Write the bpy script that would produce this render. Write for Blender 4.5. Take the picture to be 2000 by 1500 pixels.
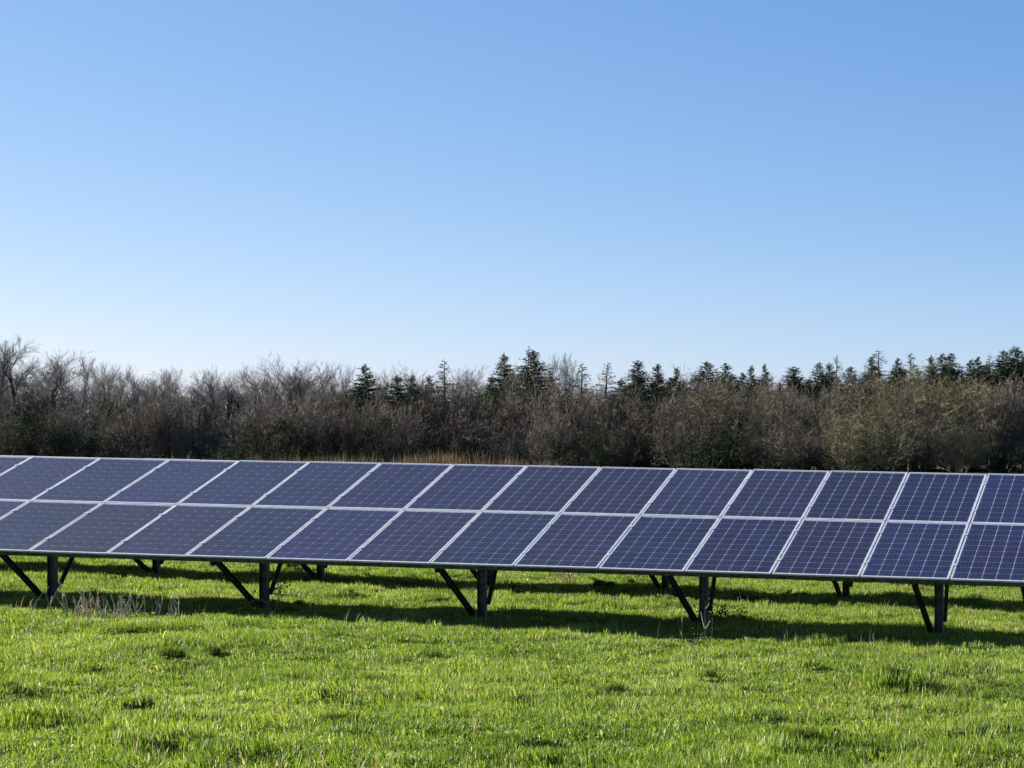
import bpy, math, random
import numpy as np
from mathutils import Vector, Matrix

# ------------------------------------------------------------------ camera
sc = bpy.context.scene
for o in list(bpy.data.objects): bpy.data.objects.remove(o)
CAM = Vector((9.36, -22.034, 1.5055)); YAW = -0.1627; F = 3933.0; CX = 1797.0; CY = 845.0
cd = bpy.data.cameras.new('camera'); cam = bpy.data.objects.new('camera', cd); sc.collection.objects.link(cam)
cam.location = CAM; cam.rotation_euler = (math.radians(90), 0, -YAW)
cd.sensor_fit = 'HORIZONTAL'; cd.sensor_width = 36; cd.lens = F/2000*36
cd.shift_x = -(CX-1000)/2000; cd.shift_y = (CY-750)/2000
cd.clip_start = .5; cd.clip_end = 30000
sc.camera = cam

# ------------------------------------------------------------------ sky, sun, exposure
EL = math.radians(24); BETA = math.radians(-8)
sd = Vector((-math.cos(BETA)*math.cos(EL), -math.sin(BETA)*math.cos(EL), math.sin(EL)))
w = bpy.data.worlds.new('World'); sc.world = w; w.use_nodes = True
nt = w.node_tree; nt.nodes.clear()
sky = nt.nodes.new('ShaderNodeTexSky'); sky.sky_type = 'NISHITA'; sky.sun_disc = False
sky.sun_elevation = EL; sky.sun_rotation = math.atan2(sd.x, sd.y)
sky.altitude = 0; sky.air_density = 0.6; sky.dust_density = 0.35; sky.ozone_density = 2.8
bg = nt.nodes.new('ShaderNodeBackground'); bg.inputs[1].default_value = 0.049
out = nt.nodes.new('ShaderNodeOutputWorld')
sep = nt.nodes.new('ShaderNodeSeparateColor'); com = nt.nodes.new('ShaderNodeCombineColor'); nt.links.new(sky.outputs[0], sep.inputs[0])
for ch, (gain, gam) in enumerate(((.842, 1.05), (1.185, .79), (2.23, .5))):      # the camera's colour response to the clear winter sky
    pw = nt.nodes.new('ShaderNodeMath'); pw.operation = 'POWER'; pw.inputs[1].default_value = gam
    ml = nt.nodes.new('ShaderNodeMath'); ml.operation = 'MULTIPLY'; ml.inputs[1].default_value = gain
    nt.links.new(sep.outputs[ch], pw.inputs[0]); nt.links.new(pw.outputs[0], ml.inputs[0]); nt.links.new(ml.outputs[0], com.inputs[ch])
nt.links.new(com.outputs[0], bg.inputs[0]); nt.links.new(bg.outputs[0], out.inputs[0])
sl = bpy.data.lights.new('sun', 'SUN'); sl.energy = 5.0; sl.angle = math.radians(.5); sl.color = (1, .93, .82)
so = bpy.data.objects.new('sun', sl); sc.collection.objects.link(so)
so.rotation_euler = sd.to_track_quat('Z', 'Y').to_euler(); so.location = (-20, -10, 30)
sc.view_settings.view_transform = 'Standard'; sc.view_settings.look = 'None'
sc.view_settings.exposure = 1.75; sc.view_settings.gamma = 1; sc.view_settings.use_curve_mapping = False
sc.render.engine = 'CYCLES'
sc.cycles.max_bounces = 6; sc.cycles.transparent_max_bounces = 8

C = sc.collection
FW = Vector((math.sin(YAW), math.cos(YAW), 0)); RT = Vector((math.cos(YAW), -math.sin(YAW), 0))

# ------------------------------------------------------------------ helpers
K = .70     # overall reflectance of the painted values below
def mat(name, col=(.5, .5, .5), rough=.6, metal=0, spec=.5):
    m = bpy.data.materials.new(name); m.use_nodes = True
    b = m.node_tree.nodes['Principled BSDF']
    b.inputs['Base Color'].default_value = (*[c*K for c in col], 1); b.inputs['Roughness'].default_value = rough
    b.inputs['Metallic'].default_value = metal; b.inputs['Specular IOR Level'].default_value = spec
    return m
def N(m, t, **kw):
    n = m.node_tree.nodes.new(t)
    for k, v in kw.items(): setattr(n, k, v)
    return n
def L(m, a, b): m.node_tree.links.new(a, b)
def bsdf(m): return m.node_tree.nodes['Principled BSDF']
def noise(m, scale, detail=4, coord='Object', rough=.6):
    tc = N(m, 'ShaderNodeTexCoord'); n = N(m, 'ShaderNodeTexNoise')
    n.inputs['Scale'].default_value = scale; n.inputs['Detail'].default_value = detail; n.inputs['Roughness'].default_value = rough
    if coord == 'World':
        g = N(m, 'ShaderNodeNewGeometry'); L(m, g.outputs['Position'], n.inputs['Vector'])
    else: L(m, tc.outputs[coord], n.inputs['Vector'])
    return n
def ramp(m, fac, stops):
    r = N(m, 'ShaderNodeValToRGB'); cr = r.color_ramp
    while len(cr.elements) < len(stops): cr.elements.new(.5)
    for e, (p, c) in zip(cr.elements, stops): e.position = p; e.color = (*[v*K for v in c], 1)
    L(m, fac, r.inputs[0]); return r

class MB:
    """collects faces, builds one mesh"""
    def __init__(s): s.v = []; s.f = []; s.c = []
    def box(s, a, b, M=None):
        x0, y0, z0 = a; x1, y1, z1 = b; n = len(s.v)
        P = [Vector(p) for p in ((x0,y0,z0),(x1,y0,z0),(x1,y1,z0),(x0,y1,z0),(x0,y0,z1),(x1,y0,z1),(x1,y1,z1),(x0,y1,z1))]
        if M: P = [M @ p for p in P]
        s.v += [tuple(p) for p in P]
        s.f += [tuple(n+i for i in q) for q in ((0,3,2,1),(4,5,6,7),(0,1,5,4),(1,2,6,5),(2,3,7,6),(3,0,4,7))]
    def bar(s, p, q, w, h, up=Vector((1, 0, 0)), prof=None):
        """straight member from p to q; profile list of boxes (x0,y0,x1,y1) or a full w*h bar"""
        p = Vector(p); q = Vector(q); d = (q-p); Ln = d.length; d.normalize()
        x = up - d*up.dot(d); x.normalize(); y = d.cross(x)
        M = Matrix((x, y, d)).transposed().to_4x4(); M.translation = p
        for (a, b, c2, e) in (prof or [(-w/2, -h/2, w/2, h/2)]): s.box((a, b, 0), (c2, e, Ln), M)
    def tube(s, pts, rad, n=4):
        base = len(s.v); k = len(pts)
        for i, p in enumerate(pts):
            d = (pts[min(i+1, k-1)]-pts[max(i-1, 0)]).normalized()
            a = d.orthogonal().normalized(); b = d.cross(a)
            for j in range(n):
                t = 2*math.pi*j/n; s.v.append(tuple(p+(a*math.cos(t)+b*math.sin(t))*rad[i]))
        for i in range(k-1):
            for j in range(n):
                s.f.append((base+i*n+j, base+i*n+(j+1) % n, base+(i+1)*n+(j+1) % n, base+(i+1)*n+j))
    def tri(s, a, b, c):
        n = len(s.v); s.v += [tuple(a), tuple(b), tuple(c)]; s.f.append((n, n+1, n+2))
    def mesh(s, name, m):
        me = bpy.data.meshes.new(name); me.from_pydata(s.v, [], s.f); me.materials.append(m); me.update(); return me
    def build(s, name, m, parent=None, loc=None):
        o = bpy.data.objects.new(name, s.mesh(name, m)); C.objects.link(o)
        if parent: o.parent = parent
        if loc: o.location = loc
        return o
def tag(o, label=None, cat=None, group=None, kind=None):
    if label: o['label'] = label
    if cat: o['category'] = cat
    if group: o['group'] = group
    if kind: o['kind'] = kind
    return o
def thing(name, loc, label, cat, group=None, rz=0):
    o = bpy.data.objects.new(name, None); C.objects.link(o); o.location = loc; o.rotation_euler = (0, 0, rz)
    o.empty_display_size = .2
    return tag(o, label, cat, group)

# ------------------------------------------------------------------ terrain
rs = np.random.RandomState(3)
TAB = rs.rand(256, 256)
def vnoise(x, y, s, o=0):
    x = np.asarray(x, float)/s+37.7+o*17.3; y = np.asarray(y, float)/s+91.3+o*7.9
    i = np.floor(x).astype(int); j = np.floor(y).astype(int); fx = x-i; fy = y-j
    fx = fx*fx*(3-2*fx); fy = fy*fy*(3-2*fy)
    g = lambda a, b: TAB[a % 256, b % 256]
    return (g(i, j)*(1-fx)+g(i+1, j)*fx)*(1-fy)+(g(i, j+1)*(1-fx)+g(i+1, j+1)*fx)*fy - .5
def softstep(t): t = np.clip(t, 0, 1); return t*t*(3-2*t)
def pxground(px, py, it=8):
    """point of the smooth ground seen at photo pixel"""
    d = FW+RT*((px-CX)/F)+Vector((0, 0, (CY-py)/F)); z = -.8
    for _ in range(it):
        t = (z-CAM.z)/d.z; p = CAM+d*t; z = float(base_z(p.x, p.y))
    return p
def base_z(x, y):
    x = np.asarray(x, float); y = np.asarray(y, float)
    cs = softstep(1-(np.abs(y)-30)/60)
    z = -.80-.024*np.clip(x, -40, 40)*cs-.025*(np.clip(y, -24, 24)-1.5)
    return z
mounds = []
_r = random.Random(11)
for px, py, r, h in ((1735, 1352, .26, .19), (1385, 1340, .17, .15), (1560, 1475, .35, .14), (1640, 1455, .3, .12), (1800, 1300, .16, .1),
                     (360, 1430, .3, .13), (60, 1420, .35, .14), (300, 1475, .3, .15), (20, 1355, .25, .14), (720, 1340, .25, .1), (815, 1265, .2, .1),
                     (420, 1290, .3, .12), (260, 1385, .3, .12), (330, 1300, .25, .12), (1090, 1345, .25, .09), (1200, 1365, .25, .1),
                     (1500, 1290, .3, .09), (1000, 1465, .3, .1), (1950, 1450, .5, .16), (240, 1245, .3, .15), (620, 1380, .2, .13)):
    p = pxground(px, py); mounds.append((p.x, p.y, r*.5, h*.75))
for _ in range(110):
    mounds.append((_r.uniform(-12, 14), _r.uniform(-13.5, 12), _r.uniform(.06, .17), _r.uniform(.03, .08)))
def gz(x, y):
    x = np.asarray(x, float); y = np.asarray(y, float); z = base_z(x, y)
    near = softstep((30-np.abs(y))/6)
    z = z+near*((.10-.06*softstep(1.3-np.abs(y-1)/5))*vnoise(x, y, 2.6, 1)+.07*vnoise(x*.8, y*1.3, .9, 2)+.065*vnoise(x*.75, y*1.25, .42, 3))
    for mx, my, r, h in mounds:
        z = z+h*np.exp(-(((x-mx)/(r*1.3))**2+((y-my)/r)**2))
    return z + (1-near)*.5*vnoise(x, y, 25, 5)
def axis(lo, hi, step, far, n):
    core = np.arange(lo, hi+1e-6, step); g = np.geomspace(step, far, n)
    return np.concatenate([(lo-np.cumsum(g))[::-1], core, hi+np.cumsum(g)])
xs = axis(-14, 16, .14, 2500, 34); ys = axis(-14, 24, .14, 2500, 34)
X, Y = np.meshgrid(xs, ys); Z = gz(X, Y)
nx, ny = len(xs), len(ys)
me = bpy.data.meshes.new('ground')
idx = np.arange(nx*ny).reshape(ny, nx)
faces = np.stack([idx[:-1, :-1], idx[:-1, 1:], idx[1:, 1:], idx[1:, :-1]], -1).reshape(-1, 4)
me.from_pydata(np.stack([X, Y, Z], -1).reshape(-1, 3).tolist(), [], faces.tolist())
me.polygons.foreach_set('use_smooth', [True]*len(me.polygons))
m_ground = mat('pasture_soil_and_turf', rough=.95, spec=.1)
n1 = noise(m_ground, 1.1, 8, 'World')
r1 = ramp(m_ground, n1.outputs[0], [(.3, (.035, .06, .012)), (.5, (.06, .1, .018)), (.7, (.09, .13, .03))])
L(m_ground, r1.outputs[0], bsdf(m_ground).inputs['Base Color'])
me.materials.append(m_ground)
ground = bpy.data.objects.new('ground', me); C.objects.link(ground); tag(ground, 'gently sloping green pasture ground under the solar rows', kind='structure')

# ------------------------------------------------------------------ grass
def grass_mat(name, stops, trans=.45):
    m = bpy.data.materials.new(name); m.use_nodes = True; m.node_tree.nodes.clear()
    o = N(m, 'ShaderNodeOutputMaterial')
    att = N(m, 'ShaderNodeAttribute', attribute_name='tone'); oi = N(m, 'ShaderNodeObjectInfo')
    nz = noise(m, .55, 5, 'World', .65)
    a = N(m, 'ShaderNodeMath', operation='MULTIPLY_ADD'); L(m, oi.outputs['Random'], a.inputs[0]); a.inputs[1].default_value = .22
    L(m, att.outputs['Fac'], a.inputs[2])
    b = N(m, 'ShaderNodeMath', operation='MULTIPLY_ADD'); L(m, nz.outputs[0], b.inputs[0]); b.inputs[1].default_value = 1.3; L(m, a.outputs[0], b.inputs[2])
    c = N(m, 'ShaderNodeMath', operation='SUBTRACT'); L(m, b.outputs[0], c.inputs[0]); c.inputs[1].default_value = .60
    r = ramp(m, c.outputs[0], stops)
    df = N(m, 'ShaderNodeBsdfPrincipled'); df.inputs['Roughness'].default_value = .5; df.inputs['Specular IOR Level'].default_value = .35
    L(m, r.outputs[0], df.inputs['Base Color'])
    hs = N(m, 'ShaderNodeHueSaturation'); hs.inputs['Saturation'].default_value = 1.1; hs.inputs['Value'].default_value = 1.35; hs.inputs['Hue'].default_value = .49
    L(m, r.outputs[0], hs.inputs['Color'])
    tr = N(m, 'ShaderNodeBsdfTranslucent'); L(m, hs.outputs[0], tr.inputs[0])
    mx = N(m, 'ShaderNodeMixShader'); mx.inputs[0].default_value = trans
    L(m, df.outputs[0], mx.inputs[1]); L(m, tr.outputs[0], mx.inputs[2]); L(m, mx.outputs[0], o.inputs[0])
    return m
m_grass = grass_mat('grass_blades', [(.0, (.06, .12, .018)), (.35, (.15, .255, .035)), (.65, (.265, .36, .06)), (1, (.52, .55, .22))])
m_tuft = grass_mat('coarse_grass', [(.0, (.06, .105, .016)), (.5, (.12, .18, .025)), (1, (.22, .27, .045))])  # darker greens put the shading of the tufts into the colour
m_dry = grass_mat('dry_grass', [(.0, (.30, .24, .13)), (.5, (.42, .34, .19)), (1, (.60, .50, .30))], .3)

def blades_mesh(name, seed, n, rad, h0, h1, w0, w1, m, lean=.6, dry=0.0):
    R = np.random.RandomState(seed); V = []; Fc = []; T = []
    for i in range(n):
        a = R.rand()*2*math.pi; r = rad*math.sqrt(R.rand()); x, y = r*math.cos(a), r*math.sin(a)
        h = R.uniform(h0, h1)*(1.0-.25*r/rad); w = R.uniform(w0, w1)/2; t = R.rand()*2*math.pi
        ln = abs(R.normal(0, lean)); b = R.rand()*2*math.pi; lx, ly = math.cos(b)*ln, math.sin(b)*ln
        sx, sy = math.cos(t)*w, math.sin(t)*w
        k = len(V); up = h*max(.35, 1-.3*ln*ln)
        V += [(x-sx, y-sy, -.02), (x+sx, y+sy, -.02),
              (x+lx*h*.3-sx, y+ly*h*.3-sy, up*.6), (x+lx*h*.3+sx, y+ly*h*.3+sy, up*.6), (x+lx*h*.8, y+ly*h*.8, up)]
        Fc += [(k, k+1, k+3, k+2), (k+2, k+3, k+4)]
        tone = R.uniform(0, .5) if R.rand() > dry else R.uniform(.75, 1.1)
        T += [tone]*5
    me = bpy.data.meshes.new(name); me.from_pydata(V, [], Fc)
    at = me.attributes.new('tone', 'FLOAT', 'POINT'); at.data.foreach_set('value', T)
    me.materials.append(m); return me
def scatter(name, variants, P, rot, scale, pick, parent=None):
    """one object that plants copies of the variants on the points through geometry nodes"""
    col = bpy.data.collections.new(name+'_variants')
    for i, me in enumerate(variants):
        o = bpy.data.objects.new('%s_%02d' % (name+'_tuft', i), me); col.objects.link(o)
    me = bpy.data.meshes.new(name); me.from_pydata(P.tolist(), [], [])
    for an, ty, key, val in (('rv', 'FLOAT_VECTOR', 'vector', rot), ('sv', 'FLOAT_VECTOR', 'vector', scale)):
        at = me.attributes.new(an, ty, 'POINT'); at.data.foreach_set(key, np.asarray(val, np.float32).ravel())
    at = me.attributes.new('pk', 'INT', 'POINT'); at.data.foreach_set('value', np.asarray(pick, np.int32))
    o = bpy.data.objects.new(name, me); C.objects.link(o)
    g = bpy.data.node_groups.new(name, 'GeometryNodeTree')
    g.interface.new_socket('Geometry', in_out='INPUT', socket_type='NodeSocketGeometry')
    g.interface.new_socket('Geometry', in_out='OUTPUT', socket_type='NodeSocketGeometry')
    gi = g.nodes.new('NodeGroupInput'); go = g.nodes.new('NodeGroupOutput')
    ip = g.nodes.new('GeometryNodeInstanceOnPoints'); ci = g.nodes.new('GeometryNodeCollectionInfo')
    ci.inputs[0].default_value = col; ci.inputs['Separate Children'].default_value = True; ci.inputs['Reset Children'].default_value = True
    def na(n, ty):
        a = g.nodes.new('GeometryNodeInputNamedAttribute'); a.data_type = ty; a.inputs[0].default_value = n; return a.outputs[0]
    g.links.new(gi.outputs[0], ip.inputs['Points']); g.links.new(ci.outputs[0], ip.inputs['Instance'])
    ip.inputs['Pick Instance'].default_value = True
    g.links.new(na('pk', 'INT'), ip.inputs['Instance Index'])
    g.links.new(na('rv', 'FLOAT_VECTOR'), ip.inputs['Rotation']); g.links.new(na('sv', 'FLOAT_VECTOR'), ip.inputs['Scale'])
    g.links.new(ip.outputs[0], go.inputs[0])
    md = o.modifiers.new('scatter', 'NODES'); md.node_group = g
    return o

lawn = [blades_mesh('lawn%d' % i, 50+i, 270, .24, .04, .085, .004, .007, m_grass, .7, .05) for i in range(5)]
lawn += [blades_mesh('leafy%d' % i, 80+i, 150, .22, .04, .07, .008, .013, m_grass, .9, .02) for i in range(2)]
tuft = [blades_mesh('tuft%d' % i, 70+i, 170, .13, .12, .22, .005, .009, m_tuft, .45, .05) for i in range(3)]
dryb = [blades_mesh('dry%d' % i, 90+i, 6, .12, .14, .26, .003, .006, m_dry, .35) for i in range(2)]
R = np.random.RandomState(5)
def in_view(x, y, marg):
    dx = x-CAM.x; dy = y-CAM.y; z = dx*FW.x+dy*FW.y; r = dx*RT.x+dy*RT.y
    px = CX+F*r/np.maximum(z, .1)
    return (z > 9.5) & (px > -marg) & (px < 2000+marg)
def pts(n, ylo, yhi):
    x = R.uniform(-20, 22, n); y = R.uniform(ylo, yhi, n); k = in_view(x, y, 420); return x[k], y[k]
x1, y1 = pts(38000, -13, 3); x2, y2 = pts(22000, 3, 26)
gx = np.concatenate([x1, x2]); gy = np.concatenate([y1, y2]); n = len(gx)
P = np.stack([gx, gy, gz(gx, gy)], -1)
dens = vnoise(gx, gy, .8, 7)+vnoise(gx, gy, .3, 8)*.6
hgt = np.clip(1.0+1.3*dens+R.uniform(-.2, .2, n), .4, 2.0)
rot = np.stack([R.normal(0, .13, n), R.normal(0, .13, n), R.uniform(0, 6.28, n)], -1)
scl = np.stack([np.full(n, 1.0)+.1*R.rand(n)]*2+[hgt], -1)
pick = np.where(R.rand(n) < .8, R.randint(0, 5, n), 5+R.randint(0, 2, n))
g = scatter('grass', lawn, P, rot, scl, pick); tag(g, 'short bright green pasture grass in the sun', 'grass', kind='stuff')
# coarse tufts, shade painted into their green, on the mounds and scattered
tx, ty, ts = [], [], []
for mx, my, r, h in mounds:
    for _ in range(int(2+r*26)):
        tx.append(mx+R.normal(0, r*.55)); ty.append(my+R.normal(0, r*.5)); ts.append(R.uniform(.38, .66)*(.55+h*3.))
for _ in range(700):
    tx.append(R.uniform(-14, 14)); ty.append(R.uniform(-12, 24)); ts.append(R.uniform(.35, .7))
tx = np.array(tx); ty = np.array(ty); ts = np.array(ts); k = in_view(tx, ty, 420); tx, ty, ts = tx[k], ty[k], ts[k]; n = len(tx)
g = scatter('coarse_grass', tuft, np.stack([tx, ty, gz(tx, ty)], -1), np.stack([R.normal(0, .1, n), R.normal(0, .1, n), R.uniform(0, 6.28, n)], -1),
            np.stack([ts*1.1, ts*1.1, ts], -1), R.randint(0, 3, n)); tag(g, 'coarse grass tufts with shade painted into their darker green, above the short turf', 'grass', kind='stuff')
sx, sy = pts(2600, -12, 12); n = len(sx); ss = R.uniform(.5, 1.1, n)
g = scatter('dry_grass', dryb, np.stack([sx, sy, gz(sx, sy)], -1), np.stack([np.zeros(n), np.zeros(n), R.uniform(0, 6.28, n)], -1),
            np.stack([ss]*3, -1), R.randint(0, 2, n)); tag(g, 'thin straw coloured grass stalks scattered in the pasture', 'grass', kind='stuff')

# ------------------------------------------------------------------ solar arrays
m_alu = mat('anodised_aluminium', (.6, .6, .6), .42, .5)
nz = noise(m_alu, 9, 3, 'World'); r_ = ramp(m_alu, nz.outputs[0], [(.35, (.82, .82, .81)), (.6, (.95, .955, .96))]); L(m_alu, r_.outputs[0], bsdf(m_alu).inputs['Base Color'])
m_steel = mat('galvanised_steel', (.2, .2, .2), .5, .6)
nz = noise(m_steel, 14, 5, 'World'); r_ = ramp(m_steel, nz.outputs[0], [(.3, (.05, .05, .048)), (.55, (.12, .122, .125)), (.75, (.24, .25, .26))]); L(m_steel, r_.outputs[0], bsdf(m_steel).inputs['Base Color'])
m_back = mat('white_backsheet', (.50, .52, .64), .35); bsdf(m_back).inputs['Coat Weight'].default_value = 1; bsdf(m_back).inputs['Coat Roughness'].default_value = .09
m_under = mat('panel_underside', (.55, .55, .55), .7)
m_cell = mat('polycrystalline_cell', rough=.6, spec=.15)
b = bsdf(m_cell); b.inputs['Coat Weight'].default_value = .55; b.inputs['Coat Roughness'].default_value = .12; b.inputs['Coat IOR'].default_value = 1.42
at = N(m_cell, 'ShaderNodeAttribute', attribute_name='cellcol')
uv = N(m_cell, 'ShaderNodeUVMap'); sp = N(m_cell, 'ShaderNodeSeparateXYZ'); L(m_cell, uv.outputs[0], sp.inputs[0])
mu = N(m_cell, 'ShaderNodeMath', operation='MULTIPLY'); L(m_cell, sp.outputs[0], mu.inputs[0]); mu.inputs[1].default_value = 3
fr = N(m_cell, 'ShaderNodeMath', operation='FRACT'); L(m_cell, mu.outputs[0], fr.inputs[0])
cp = N(m_cell, 'ShaderNodeMath', operation='COMPARE'); L(m_cell, fr.outputs[0], cp.inputs[0]); cp.inputs[1].default_value = .5; cp.inputs[2].default_value = .022
vr = N(m_cell, 'ShaderNodeTexVoronoi'); vr.inputs['Scale'].default_value = 45; gpos = N(m_cell, 'ShaderNodeNewGeometry'); L(m_cell, gpos.outputs['Position'], vr.inputs['Vector'])
hv = N(m_cell, 'ShaderNodeHueSaturation'); L(m_cell, at.outputs['Color'], hv.inputs['Color'])
mr = N(m_cell, 'ShaderNodeMapRange'); sx_ = N(m_cell, 'ShaderNodeSeparateColor'); L(m_cell, vr.outputs['Color'], sx_.inputs[0]); L(m_cell, sx_.outputs[0], mr.inputs[0])
mr.inputs[3].default_value = .7; mr.inputs[4].default_value = 1.35; L(m_cell, mr.outputs[0], hv.inputs['Value'])
mixc = N(m_cell, 'ShaderNodeMix', data_type='RGBA'); L(m_cell, cp.outputs[0], mixc.inputs[0]); L(m_cell, hv.outputs[0], mixc.inputs[6]); mixc.inputs[7].default_value = (.045, .05, .07, 1)
dn = noise(m_cell, 1.6, 6, 'World', .7); dr = N(m_cell, 'ShaderNodeMapRange'); L(m_cell, dn.outputs[0], dr.inputs[0])
dr.inputs[1].default_value = .38; dr.inputs[2].default_value = .75; dr.inputs[3].default_value = .02; dr.inputs[4].default_value = .07
dm = N(m_cell, 'ShaderNodeMix', data_type='RGBA'); L(m_cell, dr.outputs[0], dm.inputs[0]); L(m_cell, mixc.outputs[2], dm.inputs[6]); dm.inputs[7].default_value = (.06, .06, .085, 1)
L(m_cell, dm.outputs[2], b.inputs['Base Color'])
cr_ = N(m_cell, 'ShaderNodeMapRange'); L(m_cell, dn.outputs[0], cr_.inputs[0]); cr_.inputs[3].default_value = .06; cr_.inputs[4].default_value = .20; L(m_cell, cr_.outputs[0], b.inputs['Coat Roughness'])

PW, PH, GAP = .992, 1.65, .02; STEP = 1.012
TILT = .3306
FR = .018     # frame lip
CG = .0045    # half gap between cells
def edge_z(u):
    """height of the lower table edge along the front row: it follows the ground"""
    t = min(max(u, -8), 9)/7
    return -.0181*u-.0042*t*t-.0069*t**3+.0052*t**4
def tilt_at(u): return TILT+.0109*u/7*(1 if abs(u) < 10 else 0)
_rr = random.Random(4)
frame_mb = MB(); D = .018
frame_mb.box((0, 0, -D), (PW, FR, 0)); frame_mb.box((0, PH-FR, -D), (PW, PH, 0))
frame_mb.box((0, FR, -D), (FR, PH-FR, 0)); frame_mb.box((PW-FR, FR, -D), (PW, PH-FR, 0))
frame_me = frame_mb.mesh('frame', m_alu)
bk = MB(); bk.box((FR, FR, -.012), (PW-FR, PH-FR, -.006)); back_me = bk.mesh('backsheet', m_back)
cl = MB(); cl.box((-.0095, -.02, .0), (.0095, .02, .006)); cl.box((-.024, -.016, .003), (.024, .016, .008)); clamp_me = cl.mesh('clamp', m_alu)
MX, MY = .030, .040                    # margin from frame to first cell
CWd = (PW-2*(FR+.008))/6; CHt = (PH-2*(FR+.020))/10
def cell_faces(i, j):
    x0 = FR+.008+i*CWd+CG*1.3; x1 = FR+.008+(i+1)*CWd-CG*1.3; y0 = FR+.020+j*CHt+CG*1.15; y1 = FR+.020+(j+1)*CHt-CG*1.15; z = -.0035
    return [(x0, y0, z), (x1, y0, z), (x1, y1, z), (x0, y1, z)]
def cell_mesh(list_pts, cols, name):
    v = []; f = []; uvs = []; cc = []
    for q, c in zip(list_pts, cols):
        n = len(v); v += q; lo = [tuple(Vector(p)+Vector((0, 0, 0))) for p in q]
        f.append((n, n+1, n+2, n+3)); uvs += [(0, 0), (1, 0), (1, 1), (0, 1)]; cc += [c]*4
    me = bpy.data.meshes.new(name); me.from_pydata(v, [], f)
    ul = me.uv_layers.new(name='UVMap'); ul.data.foreach_set('uv', np.array(uvs, np.float32).ravel())
    ca = me.color_attributes.new('cellcol', 'FLOAT_COLOR', 'CORNER'); ca.data.foreach_set('color', np.array([(*c, 1) for c in cc], np.float32).ravel())
    me.materials.append(m_cell); return me
def panel_tint():
    t = _rr.random()
    base = (.0085, .0085, .042) if t < .4 else ((.0085, .0078, .026) if t < .7 else (.0050, .0100, .036))
    k = _rr.uniform(.55, .95); return [c*k for c in base]
def cell_col(base):
    k = _rr.uniform(.75, 1.3); h = _rr.uniform(-.0015, .0015)
    return (max(.002, base[0]*k+h), max(.002, base[1]*k-h*.5), base[2]*k*_rr.uniform(.9, 1.15))

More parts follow.
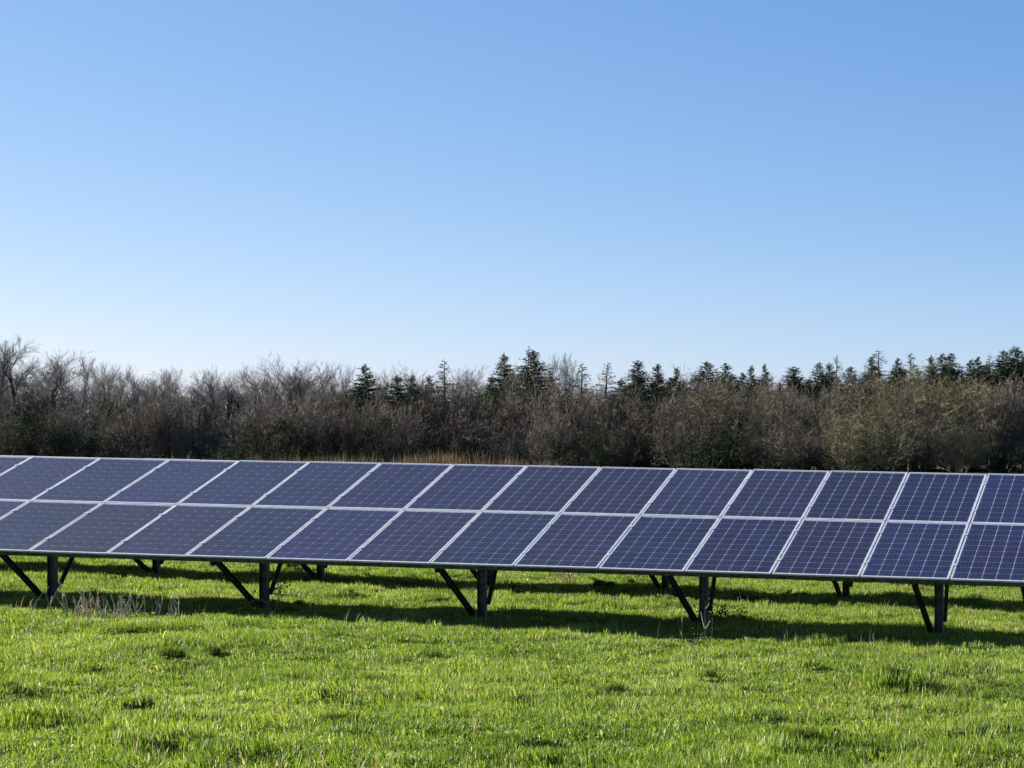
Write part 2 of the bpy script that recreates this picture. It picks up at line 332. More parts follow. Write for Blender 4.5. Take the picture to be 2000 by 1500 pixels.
def make_array(label, y0, zoff, cols, post_us, individual, full=True, twist=True):
    root = thing('solar_array', (0, y0, zoff), label, 'solar array', 'parallel rows of ground mounted solar panels')
    rest_v = []; rest_c = []
    def PM(u, row):
        """matrix of a panel whose left edge is at index position u"""
        t = tilt_at(u if twist else 0); ez = edge_z(u); s = (edge_z(u+1)-edge_z(u-1))/2
        ex = Vector((1, 0, s)).normalized(); ey = Vector((0, math.cos(t), math.sin(t))); ey = (ey-ex*ex.dot(ey)).normalized(); ezv = ex.cross(ey)
        M = Matrix((ex, ey, ezv)).transposed().to_4x4(); M = M @ Matrix.Rotation(_rr.gauss(0, .0016), 4, 'X') @ Matrix.Rotation(_rr.gauss(0, .0012), 4, 'Y'); M.translation = Vector((u+GAP/2, 0, ez))+ey*(row*(PH+GAP)+_rr.uniform(-.001, .001))+ezv*_rr.uniform(0, .0015)
        return M
    for k in cols:
        for row in (0, 1):
            u = (k-7)*STEP; M = PM(u, row)
            p = bpy.data.objects.new('solar_panel', frame_me); C.objects.link(p); p.parent = root; p.matrix_local = M
            bb = bpy.data.objects.new('backsheet', back_me); C.objects.link(bb); bb.parent = p
            base = panel_tint()
            for i in range(6):
                for j in range(10):
                    q = cell_faces(i, j); c = cell_col(base)
                    if (k, row) in individual:
                        o = bpy.data.objects.new('solar_cell', cell_mesh([q], [c], 'solar_cell')); C.objects.link(o); o.parent = p
                    else:
                        rest_v.append([tuple(M @ Vector(a)) for a in q]); rest_c.append(c)
            if k != cols[0] and full:
                for yy in (.38, 1.27):
                    c = bpy.data.objects.new('clamp', clamp_me); C.objects.link(c); c.parent = root
                    c.matrix_local = M @ Matrix.Translation((-GAP/2, yy, .001))
    o = bpy.data.objects.new('solar_cells', cell_mesh(rest_v, rest_c, 'solar_cells')); C.objects.link(o); o.parent = root; o['kind'] = 'stuff'
    # purlins along the row, one per run between supports
    ct, st = math.cos(TILT), math.sin(TILT)
    ua, ub = (cols[0]-7)*STEP, (cols[-1]-6)*STEP
    for yy in (.03, 1.27, 2.05, 2.94):  # foremost purlin sits forward as a dark band for the shaded frame lip
        m = MB(); u = ua
        while u < ub-.01:
            v = min(u+2.024, ub)
            def pt(w_): 
                t = tilt_at(w_ if twist else 0); return Vector((w_, yy*math.cos(t)+.046*math.sin(t), edge_z(w_)+yy*math.sin(t)-.046*math.cos(t)))
            a_, b_ = pt(u), pt(v)
            m.bar(a_, b_, .05, .06, up=Vector((0, ct, st)), prof=[(-.025, -.024, -.021, .024), (-.021, .020, .025, .024), (-.021, -.024, .025, -.020)])
            u = v
        m.build('purlin', m_steel, root)
    for pu in post_us:
        ez = edge_z(pu) if twist else edge_z(pu); S = 1.48+(.036*pu if twist else 0)
        def on(yy, off): return Vector((pu, yy*ct+off*st, ez+yy*st-off*ct))
        m = MB(); m.bar(on(.12, .132), on(3.0, .132), .05, .08, up=Vector((1, 0, 0)), prof=[(-.025, -.04, -.021, .04), (-.021, .036, .025, .04), (-.021, -.04, .025, -.036)])
        m.build('rafter', m_steel, root)
        gzp = float(gz(pu, y0+S))-zoff-.15
        top = on(S/ct, .132); m = MB()
        m.bar((pu+.035, S, gzp), (pu+.035, S, top.z), .1, .06, up=Vector((1, 0, 0)), prof=[(-.05, -.04, -.044, .04), (-.044, -.0035, .044, .0035), (.044, -.04, .05, .04)])
        m.build('post', m_steel, root)
        m = MB(); m.bar((pu-.045, S-.05, gzp+.22), on(.32, .20)+Vector((-.045, 0, 0)), .05, .05, prof=[(-.03, -.026, -.025, .026), (-.025, .021, .028, .026), (-.025, -.026, .028, -.021)]); m.build('brace', m_steel, root)
        m = MB(); m.bar((pu+.105, S+.02, gzp+.36), on(2.25, .20)+Vector((.105, 0, 0)), .05, .05, prof=[(-.022, -.02, -.018, .02), (-.018, .016, .02, .02)]); m.build('brace', m_steel, root)
    return root
ind = {(12, 0), (11, 0), (13, 0), (12, 1), (11, 1)}
row1 = make_array('nearest long row of tilted blue solar panels spanning the whole picture', 0, 0, list(range(-4, 19)),
                  [-8.42, -5.6, -2.79, .02, 2.8, 5.66, 8.48], ind)
PITCH = 6.3
row2 = make_array('second row of solar panels hidden behind the nearest row, its posts seen under it', PITCH, -.025*PITCH-.03, list(range(-7, 19)),
                  [-10.8, -7.95, -5.15, -2.35, .48, 3.3, 6.12, 8.95], set(), twist=False, full=False)
row3 = make_array('third row of solar panels furthest back, only its shadow strip seen on the grass', PITCH*2, -.025*PITCH*2-.10, list(range(-10, 19)),
                  [-12.0, -9.2, -6.4, -3.6, -.8, 2.0, 4.8, 7.6], set(), twist=False, full=False)

# ------------------------------------------------------------------ woodland
def bark(name, a, b_, rough=.9):
    a = tuple(v*1.5 for v in a); b_ = tuple(v*1.5 for v in b_); m = mat(name, a, rough, spec=.15); nz = noise(m, 3.0, 5, 'Object'); r = ramp(m, nz.outputs[0], [(.35, a), (.65, b_)])
    oi = N(m, 'ShaderNodeObjectInfo'); h = N(m, 'ShaderNodeHueSaturation'); mr = N(m, 'ShaderNodeMapRange')
    L(m, oi.outputs['Random'], mr.inputs[0]); mr.inputs[3].default_value = .75; mr.inputs[4].default_value = 1.25
    wn = N(m, 'ShaderNodeTexWhiteNoise', noise_dimensions='1D'); L(m, oi.outputs['Random'], wn.inputs['W']); mh = N(m, 'ShaderNodeMapRange'); L(m, wn.outputs['Value'], mh.inputs[0]); mh.inputs[3].default_value = .493; mh.inputs[4].default_value = .53; L(m, mh.outputs[0], h.inputs['Hue'])
    L(m, r.outputs[0], h.inputs['Color']); L(m, mr.outputs[0], h.inputs['Value']); L(m, h.outputs[0], bsdf(m).inputs['Base Color']); return m
m_bark = bark('dark_bark', (.016, .014, .012), (.042, .037, .031))
m_lbark = bark('lichen_bark', (.13, .128, .085), (.28, .27, .20))
m_twg = bark('haze_grey_twigs', (.145, .128, .12), (.23, .205, .19))  # paler grey, with the haze over the left grove put into the colour
m_twb = bark('brown_twigs', (.105, .086, .068), (.19, .155, .125))
m_two = bark('lichen_twigs', (.095, .082, .050), (.18, .152, .098))
m_spr = bark('spruce_needles', (.020, .031, .013), (.052, .070, .026))
m_lar = bark('pale_needles', (.045, .052, .032), (.09, .092, .055))
m_evg = bark('evergreen_leaves', (.010, .016, .007), (.030, .037, .015))
m_reed = bark('dry_reed', (.12, .08, .04), (.22, .155, .085))

def rv(r, s=1): return Vector((r.gauss(0, s), r.gauss(0, s), r.gauss(0, s)))
def twig(mb, p, d, ln, wd, r):
    s = d.cross(rv(r)).normalized()*wd*.5; mid = p+d*ln*.55+rv(r, ln*.07)
    mb.tri(p-s, p+s, p+d*ln+rv(r, ln*.1))
def grow(r, tr, cr, p, d, ln, rad, lev, P):
    segs = 4 if lev < 2 else 3; pts_ = [p.copy()]; rads = [rad]; q = p.copy(); dd = d.copy()
    for i in range(segs):
        dd = (dd+rv(r, P['wob']*(1 if lev else .35))+Vector((0, 0, P['up']))*(.5 if lev else .2)).normalized()
        q = q+dd*ln/segs; pts_.append(q.copy()); rads.append(max(rad*(1-.75*(i+1)/segs), .004))
    (tr if lev < 2 else cr).tube(pts_, rads, 5 if lev == 0 else (4 if lev == 1 else 3))
    n = P['n'][lev]
    for k in range(n):
        t = P['start'][lev]+(1-P['start'][lev])*(k+r.random())/n; f = t*segs; i = min(int(f), segs-1)
        o = pts_[i].lerp(pts_[i+1], f-i); ax = (pts_[i+1]-pts_[i]).normalized()
        side = ax.cross(rv(r)).normalized(); a = math.radians(r.uniform(*P['ang'][lev]))
        nd = (ax*math.cos(a)+side*math.sin(a)).normalized()
        if lev+1 < len(P['n']): grow(r, tr, cr, o, nd, ln*r.uniform(*P['len'][lev])*(1-.45*t*(lev == 0)), rads[i]*.55, lev+1, P)
        else: twig(cr, o, (nd+Vector((0, 0, P['up']))).normalized(), r.uniform(*P['tw']), P['tww'], r)
def bare_variant(seed, kind):
    r = random.Random(seed); tr = MB(); cr = MB()
    if kind == 'tall':       # slender upright tree
        P = dict(n=[14, 8, 7, 7], start=[.2, .15, .1, .05], ang=[(15, 38), (15, 40), (15, 45), (12, 45)], len=[(.36, .55), (.42, .62), (.4, .6)], wob=.12, up=.16, tw=(.25, .65), tww=.015)
        grow(r, tr, cr, Vector((0, 0, -.1)), Vector((r.gauss(0, .04), r.gauss(0, .04), 1)).normalized(), 8.6, .17, 0, P)
    elif kind == 'oak':      # broad crown on a short trunk
        P = dict(n=[16, 9, 8, 7], start=[.15, .2, .1, .05], ang=[(30, 70), (25, 60), (25, 60), (20, 60)], len=[(.75, .95), (.4, .6), (.38, .6)], wob=.22, up=.12, tw=(.2, .5), tww=.022)
        grow(r, tr, cr, Vector((0, 0, -.1)), Vector((r.gauss(0, .05), 0, 1)).normalized(), 6.0, .13, 0, P)
    else:                    # scrub: many stems from the ground
        P = dict(n=[10, 8, 9], start=[.2, .1, .05], ang=[(20, 55), (20, 55), (15, 55)], len=[(.4, .6), (.4, .6)], wob=.2, up=.1, tw=(.25, .55), tww=.024)
        for k in range(10):
            a = r.random()*6.28; d = Vector((math.cos(a)*r.uniform(.1, .75), math.sin(a)*r.uniform(.1, .75), 1)).normalized()
            grow(r, tr, cr, Vector((math.cos(a)*.4*r.random(), math.sin(a)*.4*r.random(), -.1)), d, r.uniform(3.4, 5), .06, 0, P)
    return tr, cr
def conifer_variant(seed, dense, wide):
    r = random.Random(seed); tr = MB(); cr = MB(); H = 9.0
    lean = Vector((r.gauss(0, .02), r.gauss(0, .02), 1)).normalized()
    tr.tube([lean*(H*t)-Vector((0, 0, .1)) for t in (0, .3, .6, .85, 1)], [.14, .11, .07, .03, .006], 5)
    nb = 950 if dense else 420; ph = r.random()*9
    for k in range(nb):
        z = H*(1-((k+r.random())/nb)**.78*.93); f = 1-z/H; a = r.random()*6.28
        env = wide*min(1, f*(2.9 if dense else 2.2))**.9*(.95+.07*math.sin(z*9+ph+.9*math.sin(a+ph)))+.05
        L_ = env*(1-.45*r.random()**2)*r.choice((1, 1, 1, 1, 1.2)); d = Vector((math.cos(a), math.sin(a), r.uniform(-.05, .35) if f > .08 else r.uniform(.3, 1.0))).normalized()
        p0 = lean*z; p1 = p0+d*L_+Vector((0, 0, -.10*L_*L_+.05*L_))
        if k % 3 == 0: tr.tube([p0, p1], [.015, .004], 3)
        m = int(L_*(15 if dense else 9))+3
        for q in range(m):
            t = r.uniform(.05, 1.03); o = p0.lerp(p1, t)+rv(r, .03); s = Vector((-d.y, d.x, 0))*r.choice((-1, 1))
            dd = (d*.7+s*r.uniform(.1, 1)+Vector((0, 0, r.uniform(-.7, .35)))).normalized(); ln = (.10+.16*(1-t)*min(1, L_))*r.uniform(.7, 1.3)
            wv = dd.cross(rv(r)).normalized()*(.030 if dense else .024)
            cr.tri(o-wv, o+wv, o+dd*ln)
    return tr, cr
def bush_variant(seed, H, W):
    r = random.Random(seed); tr = MB(); cr = MB()
    cl_ = [(Vector((r.gauss(0, W*.32), r.gauss(0, W*.32), H*r.uniform(.15, .85)**.9)), r.uniform(.35, .75)) for _ in range(26)]
    for c, q in cl_:
        tr.tube([Vector((c.x*.15, c.y*.15, -.1)), Vector((c.x*.5, c.y*.5, c.z*.55)), c], [.035, .02, .006], 3)
        for _ in range(300):
            d = rv(r).normalized(); p = c+Vector((d.x, d.y, d.z*.85))*q*r.uniform(.45, 1.1); n_ = (d+rv(r, .6)).normalized()
            a = n_.orthogonal().normalized()*r.uniform(.026, .05); b2 = n_.cross(a)*.7; cr.tri(p-a, p+a, p+b2*1.6)
    return tr, cr
def realize(v, name, tm, cm):
    return (v[0].mesh(name+'_trunk', tm), v[1].mesh(name+'_crown', cm))
TALL = [realize(bare_variant(100+i, 'tall'), 'tall', m_bark, m_twg) for i in range(4)]
TALB = [(bare_variant(100+i, 'tall')) for i in (1, 2)]; TALB = [realize(v, 'tallb', m_bark, m_twb) for v in TALB]
OAK = [realize(bare_variant(200+i, 'oak'), 'oak', m_lbark, m_two) for i in range(3)]
SCR = [realize(bare_variant(300+i, 'scrub'), 'scrub', m_bark, m_twb) for i in range(4)]
SCO = [realize(bare_variant(310+i, 'scrub'), 'scrubo', m_lbark, m_two) for i in range(2)]
SPR = [realize(conifer_variant(400+i, True, 1.5+.2*i), 'spruce', m_bark, m_spr) for i in range(4)]
LAR = [realize(conifer_variant(450+i, False, 1.05+.1*i), 'palecon', m_bark, m_lar) for i in range(3)]
BSH = [realize(bush_variant(500+i, 3.2, 2.6), 'bush', m_bark, m_evg) for i in range(3)]
HT = {}
def span(ms, q_=0):
    zs = sorted(v.co.z for v in ms[1].vertices); z = zs[int(len(zs)*(q_ if q_ else .9999))]; xs_ = [v.co.x for v in ms[1].vertices]; xs_.sort(); n_ = len(xs_)
    return z, xs_[int(n_*.98)]-xs_[int(n_*.02)]
for lst in (TALL, TALB, OAK, SCR, SCO, SPR, LAR, BSH):
    for ms in lst: HT[ms[0].name] = span(ms, 0 if lst in (SPR, LAR) else .997 if lst in (TALL, TALB) else .985)
_t = random.Random(77)
def plant(name, lst, px, ytop, D, label, cat, group, width=None, trunk='trunk', crown='crown'):
    d = FW+RT*((px-CX)/F); p = CAM+d*D; z0 = float(gz(p.x, p.y)); H = CAM.z+(CY-ytop)/F*D-z0
    ms = _t.choice(lst); hz, wx = HT[ms[0].name]; s = H/hz
    if lst in (SPR, LAR): width *= 1.35
    sx = s if width is None else (width/F*D)/wx
    rt = thing(name, (p.x, p.y, z0), label, cat, group, _t.uniform(0, 6.28)); rt.scale = (sx, sx, s)
    for nm, me_ in ((trunk, ms[0]), (crown, ms[1])):
        o = bpy.data.objects.new(nm, me_); C.objects.link(o); o.parent = rt
    return rt
TOPX = [72, 206, 339, 475, 611, 752, 896, 1041, 1186, 1333, 1480, 1630, 1783, 1939, 2100]
ORD = 'first second third fourth fifth sixth seventh eighth ninth tenth eleventh twelfth thirteenth fourteenth fifteenth'.split()
def place(px):
    if px < 0: return 'at the very left edge of the wood'
    if px > 2000: return 'at the very right edge of the wood'
    for i, x in enumerate(TOPX):
        if px < x:
            a = TOPX[i-1] if i else -60
            return 'above the %s half of the %s upper panel from the left' % ('left' if px < (a+x)/2 else 'right', ORD[i])
BG = 'bare deciduous trees of the wood'; CG_ = 'conifers rising above the wood'
# -- the wood edge, left to right: (x px, top y px, distance m, label)
plant('bare_tree', TALL, 45, 660, 128, 'tallest bare tree of the wood, at the left edge of the picture', 'tree', BG, 150)
plant('bare_tree', TALL, -15, 668, 126, 'tall bare tree cut by the left edge of the picture', 'tree', BG, 150)
plant('bare_tree', TALL, 100, 688, 131, 'bare tree just right of the tallest one at the left edge', 'tree', BG, 120)
SL = 'slender grey bare tree in the hazy left half of the wood'
for px, yt in ((150, 700), (188, 706), (222, 712), (262, 716), (300, 722), (340, 724), (385, 728), (425, 726), (455, 722)):
    plant('bare_tree', TALL, px, yt, _t.uniform(126, 140), 'slender grey bare tree '+place(px), 'tree', 'slender grey bare trees on the left', _t.uniform(75, 110))
for px in range(-60, 700, 34):
    plant('bare_tree', TALL, px+_t.uniform(-9, 9), _t.uniform(722, 755) if px > 110 else _t.uniform(690, 730), _t.uniform(142, 165), 'deeper bare tree '+place(px), 'tree', 'bare trees deeper in the wood on the left', _t.uniform(80, 120))
plant('bare_tree', TALL, 492, 716, 130, 'spreading bare tree with pale branches between the slender trees and the tallest middle crown', 'tree', BG, 120)
plant('bare_tree', TALL, 552, 712, 133, 'wispy bare tree directly left of the high round crown', 'tree', BG, 110)
plant('bare_tree', TALB+TALL, 592, 700, 134, 'highest bare crown in the left middle of the wood', 'tree', BG, 130)
plant('bare_tree', TALB, 640, 709, 130, 'brown bare tree on the right flank of the high round crown', 'tree', BG, 110)
plant('bare_tree', TALL, 682, 714, 134, 'thin bare tree just left of the reddish brown conifer', 'tree', BG, 80)
plant('conifer', SPR[:1], 715, 711, 127, 'broad brownish conifer, first conifer from the left', 'conifer', CG_, 80)
plant('conifer', SPR, 777, 733, 131, 'low dark conifer just right of the first one', 'conifer', CG_, 80)
plant('conifer', SPR, 810, 733, 134, 'small pointed dark conifer beside the low one', 'conifer', CG_, 50)
plant('conifer', SPR, 840, 733, 136, 'short thin conifer left of the pale spire', 'conifer', CG_, 45)
plant('pale_conifer', LAR, 871, 700, 133, 'pale thin conifer spire left of the middle of the wood', 'conifer', CG_, 60)
plant('conifer', SPR, 955, 737, 138, 'short dark conifer in front left of the twin spires', 'conifer', CG_, 50)
plant('conifer', SPR, 987, 690, 134, 'narrow dark conifer, left one of the two highest spires', 'conifer', CG_, 62)
plant('conifer', SPR, 1043, 684, 131, 'highest conifer of the wood, thick and brown tinged', 'conifer', CG_, 90)
plant('pale_conifer', LAR, 1029, 676, 133, 'thin pale spire touching the highest conifer', 'conifer', CG_, 40)
plant('pale_conifer', LAR, 1135, 706, 136, 'greenish thin spire, first right of the highest conifer', 'conifer', CG_, 60)
plant('pale_conifer', LAR, 1174, 708, 134, 'brown tinged thin spire left of the open sky notch', 'conifer', CG_, 70)
plant('conifer', SPR, 1243, 704, 138, 'tall dark conifer with a bent tip right of the sky notch', 'conifer', CG_, 72)
plant('conifer', SPR, 1287, 711, 140, 'dark conifer with open tiers beside the bent tipped one', 'conifer', CG_, 56)
plant('conifer', SPR, 1320, 718, 142, 'small grey green conifer left of the wide dark one', 'conifer', CG_, 50)
plant('conifer', SPR, 1375, 706, 140, 'wide dense dark conifer above the pale olive tree', 'conifer', CG_, 95)
plant('conifer', SPR, 1414, 709, 143, 'dark pointed conifer touching the wide one on its right', 'conifer', CG_, 60)
plant('conifer', SPR, 1471, 713, 145, 'left one of a close pair of small conifers', 'conifer', CG_, 40)
plant('conifer', SPR, 1495, 711, 146, 'right one of a close pair of small conifers', 'conifer', CG_, 40)
plant('conifer', SPR, 1547, 716, 142, 'neat triangular dark conifer standing alone', 'conifer', CG_, 85)
plant('conifer', SPR, 1603, 707, 143, 'ragged dark conifer left of a slim pale tip', 'conifer', CG_, 60)
plant('conifer', SPR, 1622, 709, 145, 'dark conifer squeezed between the ragged one and the slim pale tip', 'conifer', CG_, 50)
plant('pale_conifer', LAR, 1640, 694, 144, 'slim pale tip left of the broad oak', 'conifer', CG_, 45)
plant('pale_conifer', LAR, 1683, 690, 143, 'pale feathery conifer above the left shoulder of the broad oak', 'conifer', CG_, 62)
plant('conifer', SPR, 1704, 698, 146, 'dark conifer between two pale feathery ones', 'conifer', CG_, 46)
plant('pale_conifer', LAR, 1720, 680, 144, 'highest pale feathery conifer over the broad oak', 'conifer', CG_, 62)
plant('conifer', SPR, 1757, 699, 146, 'dark conifer over the middle of the broad oak', 'conifer', CG_, 52)
plant('pale_conifer', LAR, 1779, 686, 144, 'pale forked conifer over the middle of the broad oak', 'conifer', CG_, 56)
plant('conifer', SPR, 1818, 694, 145, 'thin brownish conifer over the right half of the oak', 'conifer', CG_, 46)
plant('conifer', SPR, 1845, 690, 147, 'left half of a double topped conifer right of the oak top', 'conifer', CG_, 60)
plant('conifer', SPR, 1863, 690, 143, 'right half of a double topped conifer right of the oak top', 'conifer', CG_, 70)
plant('conifer', SPR, 1912, 697, 141, 'green conifer left of the dense clump at the right edge', 'conifer', CG_, 62)
plant('pale_conifer', LAR, 1936, 690, 144, 'pale thin top at the left side of the right edge clump', 'conifer', CG_, 46)
plant('conifer', SPR, 1956, 684, 141, 'broad green conifer in the clump at the right edge', 'conifer', CG_, 90)
plant('conifer', SPR, 1976, 676, 143, 'highest conifer in the clump at the right edge', 'conifer', CG_, 90)
plant('conifer', SPR, 2012, 690, 140, 'dark conifer cut by the right edge of the picture', 'conifer', CG_, 110)
# bare fuzz between the conifers
for px, yt in ((745, 716), (800, 722), (905, 722), (925, 716), (1075, 696), (1095, 692), (1115, 705), (1012, 715)):
    plant('bare_tree', TALL, px, yt, _t.uniform(140, 150), 'wispy bare tree '+place(px), 'tree', 'wispy bare trees between the conifers', _t.uniform(60, 90))
for px in range(700, 2080, 44):
    plant('bare_tree', TALB+TALL, px+_t.uniform(-12, 12), _t.uniform(745, 768), _t.uniform(134, 150), 'inner bare tree '+place(px), 'tree', 'bare trees deeper in the wood on the right', _t.uniform(80, 120))
for px in range(-20, 2060, 48):
    plant('evergreen_tree', BSH, px+_t.uniform(-14, 14), _t.uniform(765, 800) if px > 600 else _t.uniform(775, 815), _t.uniform(131, 138), 'dark inner evergreen '+place(px), 'tree', 'dark evergreens inside the wood', _t.uniform(90, 120), 'trunk', 'leaves')
for px in range(1215, 1560, 30):
    plant('conifer', SPR, px+_t.uniform(-8, 8), _t.uniform(728, 748), _t.uniform(146, 152), 'half hidden conifer '+place(px), 'conifer', 'half hidden conifers right of the sky notch', _t.uniform(50, 70))
for px in list(range(1560, 2040, 26)):
    plant('conifer', SPR, px+_t.uniform(-6, 6), _t.uniform(712, 742) if px < 1880 else _t.uniform(700, 722), _t.uniform(146, 152), 'crowded dark conifer '+place(px), 'conifer', 'crowded conifers behind the oak', _t.uniform(50, 70))
for px in range(700, 2080, 60):
    plant('conifer', SPR, px+_t.uniform(-12, 12), _t.uniform(752, 785), _t.uniform(146, 156), 'shaded inner conifer '+place(px), 'conifer', 'shaded conifers inside the wood', _t.uniform(90, 120))
# trees at the front of the wood, middle and right
plant('scrub_tree', SCR, 850, 752, 124, 'round brown thicket below the pale thin spire', 'tree', BG, 190)
plant('scrub_tree', SCR, 930, 748, 126, 'brown thicket left of the highest conifers', 'tree', BG, 150)
plant('scrub_tree', SCR, 1030, 735, 128, 'tall brown thicket leaning on the highest conifer', 'tree', BG, 130)
plant('scrub_tree', SCR+SCO, 1110, 752, 124, 'brown and green thicket right of the highest conifer', 'tree', BG, 150)
plant('scrub_tree', SCR, 1185, 765, 126, 'brown thicket under the sky notch', 'tree', BG, 130)
plant('scrub_tree', SCR, 1270, 775, 122, 'low dark thicket right of the sky notch', 'tree', BG, 170)
plant('scrub_tree', SCR, 1345, 745, 130, 'pinkish brown thicket under the wide dark conifer', 'tree', BG, 120)
plant('oak_tree', OAK, 1425, 745, 124, 'pale olive bare tree below the pair of small conifers', 'tree', BG, 190)
plant('scrub_tree', SCR, 1520, 752, 128, 'pinkish brown thicket under the triangular conifer', 'tree', BG, 140)
plant('scrub_tree', SCR, 1610, 748, 128, 'brown thicket touching the left side of the broad oak', 'tree', BG, 140)
plant('oak_tree', OAK[:1], 1775, 720, 118, 'broad rounded bare oak with pale lichen limbs', 'tree', BG, 290)
plant('oak_tree', OAK[1:2], 1700, 745, 121, 'left shoulder of the broad oak clump, lower and browner', 'tree', BG, 180)
plant('oak_tree', OAK[2:3], 1868, 745, 121, 'right shoulder of the broad oak clump', 'tree', BG, 190)
plant('scrub_tree', SCR, 1950, 748, 119, 'dim brown tree with a pale trunk under the right edge conifers', 'tree', BG, 170)
plant('scrub_tree', SCR, 2040, 750, 120, 'brown thicket cut by the right edge of the picture', 'tree', BG, 150)
for px, yt, wd, lb in ((1735, 815, 130, 'olive thicket hiding the foot of the broad oak on its left'), (1800, 800, 130, 'olive thicket in front of the broad oak trunk'), (1875, 815, 130, 'olive thicket at the foot of the right shoulder of the oak'), (1655, 800, 120, 'olive thicket left of the broad oak foot')):
    plant("scrub_tree", SCO+SCR[:1], px, yt+15, _t.uniform(113, 116), lb, 'bush', 'olive thickets round the oak', wd)
for px, yt, wd in ((270, 770, 130), (330, 775, 110), (205, 800, 110), (60, 790, 120), (130, 800, 110), (395, 800, 90), (560, 770, 130), (620, 760, 130), (680, 770, 110), (770, 790, 120), (1000, 845, 110), (740, 835, 90), (1180, 850, 110), (1650, 840, 110), (1560, 830, 110), (1480, 820, 110), (1330, 820, 110), (1070, 800, 100), (10, 800, 110), (490, 800, 80)):
    plant('scrub_tree', SCR, px, yt, _t.uniform(116, 123), 'low brown scrub '+place(px), 'bush', 'low scrub at the foot of the wood', wd)
for px, yt, wd in ((20, 800, 120), (65, 770, 110), (110, 815, 110), (160, 800, 90), (215, 830, 100), (500, 820, 110), (545, 800, 90), (590, 815, 100), (660, 820, 100), (720, 800, 90), (800, 835, 90), (850, 815, 110), (1110, 835, 110), (1160, 820, 90), (1380, 835, 110), (1430, 820, 110), (1680, 865, 120), (1740, 860, 110), (1960, 870, 110), (2020, 850, 90), (40, 850, 100), (430, 860, 70)):
    plant('evergreen_bush', BSH, px, yt+18, _t.uniform(113, 119), 'dark evergreen bush '+place(px), 'bush', 'dark evergreen bushes under the trees', wd, 'stem', 'leaves')
# tall dry grass along the wood edge
reed = [blades_mesh('reed%d' % i, 30+i, 60, .7, 1.0, 1.9, .014, .03, m_reed, .15) for i in range(3)]
rp = []
for _ in range(650):
    px = _t.choice((_t.uniform(345, 520), _t.uniform(345, 700), _t.uniform(780, 900), _t.uniform(700, 1080)))
    D_ = _t.uniform(98, 113); d = FW+RT*((px-CX)/F); p = CAM+d*D_; rp.append((p.x, p.y, float(gz(p.x, p.y))))
rp = np.array(rp); n = len(rp); ss = R.uniform(.55, 1.0, n)*(.75+.5*(vnoise(rp[:, 0], rp[:, 1], 4, 9)+.5))
g = scatter('tall_dry_grass', reed, rp, np.stack([np.zeros(n), np.zeros(n), R.uniform(0, 6.28, n)], -1), np.stack([ss]*3, -1), R.randint(0, 3, n))
tag(g, 'strip of tall golden dry grass along the foot of the wood', 'grass', kind='stuff')

# ------------------------------------------------------------------ weeds round the posts
m_stalk = bark('dead_stalk', (.34, .26, .18), (.50, .41, .30)); m_bram = bark('bramble_leaf', (.02, .04, .01), (.05, .08, .02))
def stalk(px, py, h, label, seed, side=6, lean=.08, group='single dead stalks along the front row', n=1, spread=0., rad=.006, cat='weed', name='dead_stalk'):
    r = random.Random(seed); p = pxground(px, py); z0 = float(gz(p.x, p.y)); root = None
    if n > 1: root = thing('dead_weed_patch', (p.x, p.y, z0), label, cat, group)
    for _ in range(n):
        m = MB(); b0 = Vector((r.gauss(0, spread), r.gauss(0, spread*.3), -.03)); hh = h*r.uniform(.5, 1) if n > 1 else h
        b0.z += float(gz(p.x+b0.x, p.y+b0.y))-z0
        q = b0; P_ = [q]; dd = Vector((r.gauss(0, lean), r.gauss(0, lean), 1)).normalized()
        for k in range(5): dd = (dd+rv(r, .09)).normalized(); q = q+dd*hh/5; P_.append(q)
        m.tube(P_, [rad, rad*.9, rad*.8, rad*.65, rad*.5, rad*.25], 4)
        for k in range(side):
            i = r.randint(1, 4); o = P_[i]; sdir = (dd*.9+rv(r, .6)).normalized(); l2 = hh*r.uniform(.1, .3); m.tube([o, o+sdir*l2*.5, o+sdir*l2+Vector((0, 0, l2*.2))], [rad*.5, rad*.4, rad*.2], 3)
        if root: m.build('stem', m_stalk, root)
        else: tag(m.build(name, m_stalk, None, (p.x, p.y, z0)), label, cat, group)
stalk(228, 1211, .47, 'wide patch of dead pale branching stems between the two left posts', 1, 3, .2, 'dead weeds along the front row', 46, .5, .008)
stalk(165, 1209, .36, 'small group of dead stems between the leftmost post and the wide dead patch', 2, 3, .22, 'dead weeds along the front row', 10, .16, .005)
stalk(300, 1207, .30, 'short dead stems at the right end of the wide dead patch', 3, 3, .3, 'dead weeds along the front row', 9, .16, .005)
stalk(341, 1212, .36, 'lone thin dead stalk right of the dead patch', 4, 1, .06, 'single dead stalks along the front row', rad=.005)
stalk(1378, 1264, .58, 'tallest pale dead stalk in front of the fourth post', 5, 5, .05, 'single dead stalks along the front row', rad=.0085)
stalk(1388, 1252, .34, 'shorter brown stalk touching the tallest one', 6, 2, .08, 'single dead stalks along the front row', rad=.008)
stalk(1333, 1255, .36, 'thin spiky dead stalk left of the fourth post', 7, 5, .04, 'single dead stalks along the front row', rad=.005)
stalk(1283, 1252, .30, 'plain thin dead stalk further left of the fourth post', 8, 0, .04, 'single dead stalks along the front row', rad=.005)
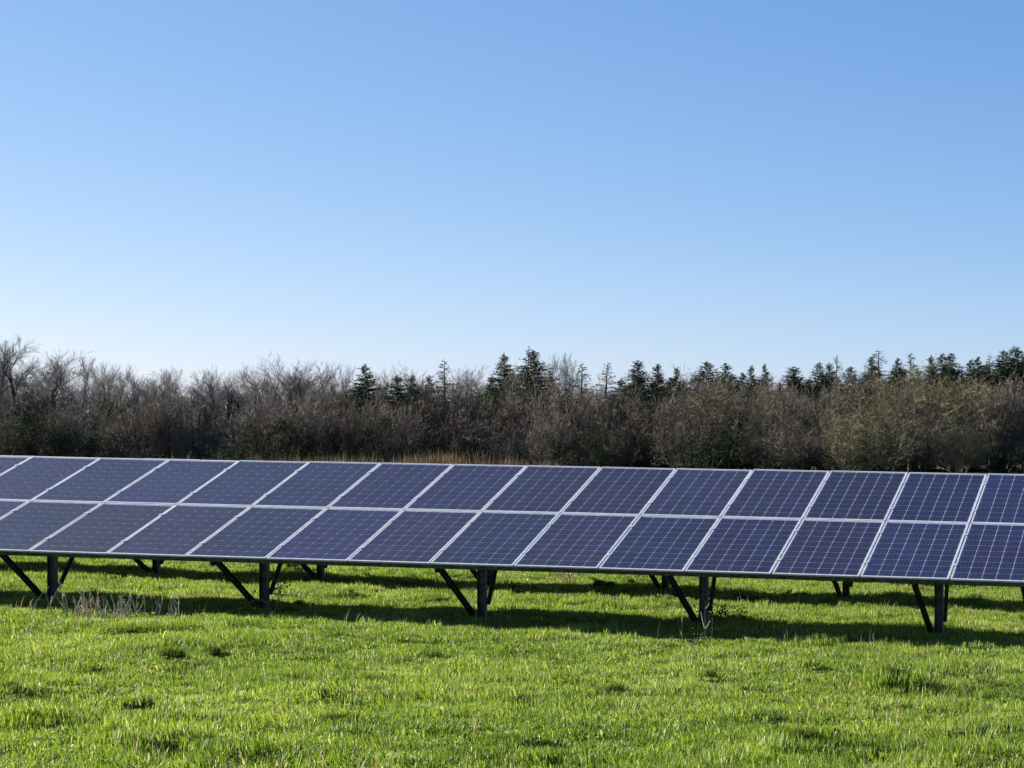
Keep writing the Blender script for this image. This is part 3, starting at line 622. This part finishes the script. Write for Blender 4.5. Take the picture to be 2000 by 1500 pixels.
stalk(1092, 1240, .22, 'short leaning straw between the third and fourth posts', 9, 0, .4, 'single dead stalks along the front row', rad=.005)
stalk(1105, 1140, .42, 'dark twiggy weed under the panel edge behind the front row', 10, 5, .3, 'single dead stalks along the front row', 22, .10, .006, name='twiggy_weed')
stalk(612, 1215, .20, 'short pale straw right of the second post', 12, 0, .1, 'single dead stalks along the front row', rad=.005)
for px, py, h, s_ in ((1512, 1180, .24, 1), (1524, 1180, .26, 2), (1560, 1182, .3, 3), (1664, 1183, .28, 4), (1677, 1184, .26, 5), (1930, 1187, .26, 6), (1608, 1240, .3, 7), (1855, 1240, .3, 8), (1972, 1245, .26, 9), (1210, 1245, .25, 10), (835, 1232, .22, 11)):
    stalk(px, py, h, 'pale grass stalk %s' % place(px).replace('above', 'below').replace('upper', 'upper'), 40+s_, 0, .12, 'thin grass stalks in front of the shadow strips', rad=.004, cat='grass stalk', name='grass_stalk')
def bramble(px, py, h, wdt, n, label, seed):
    r = random.Random(seed); p = pxground(px, py); st_ = MB(); lf = MB()
    for k in range(n):
        a = r.random()*6.28; q = Vector((r.gauss(0, wdt*.2), r.gauss(0, wdt*.2), -.03)); dd = Vector((math.cos(a)*.35, math.sin(a)*.35, 1)).normalized(); P_ = [q]
        for i in range(6):
            dd = (dd+rv(r, .2)+Vector((0, 0, -.06*i))).normalized(); q = q+dd*h*r.uniform(.17, .24); P_.append(q)
            for _ in range(7):
                c = q+rv(r, .05); nn = rv(r).normalized(); a1 = nn.orthogonal().normalized()*r.uniform(.010, .020); lf.tri(c-a1, c+a1, c+nn.cross(a1)*1.8)
        st_.tube(P_, [.004]*6+[.002], 3)
    t = thing('bramble', (p.x, p.y, float(gz(p.x, p.y))), label, 'bramble', 'brambles round the posts')
    st_.build('stem', m_stalk, t); lf.build('leaves', m_bram, t)
bramble(532, 1204, .48, .12, 4, 'leafy bramble climbing the right side of the second post', 1)
bramble(1406, 1218, .17, .7, 14, 'low leafy bramble in the shade right of the fourth post', 2)
bramble(1352, 1266, .09, .3, 6, 'small sunlit bramble at the foot of the tall dead stalk', 3)
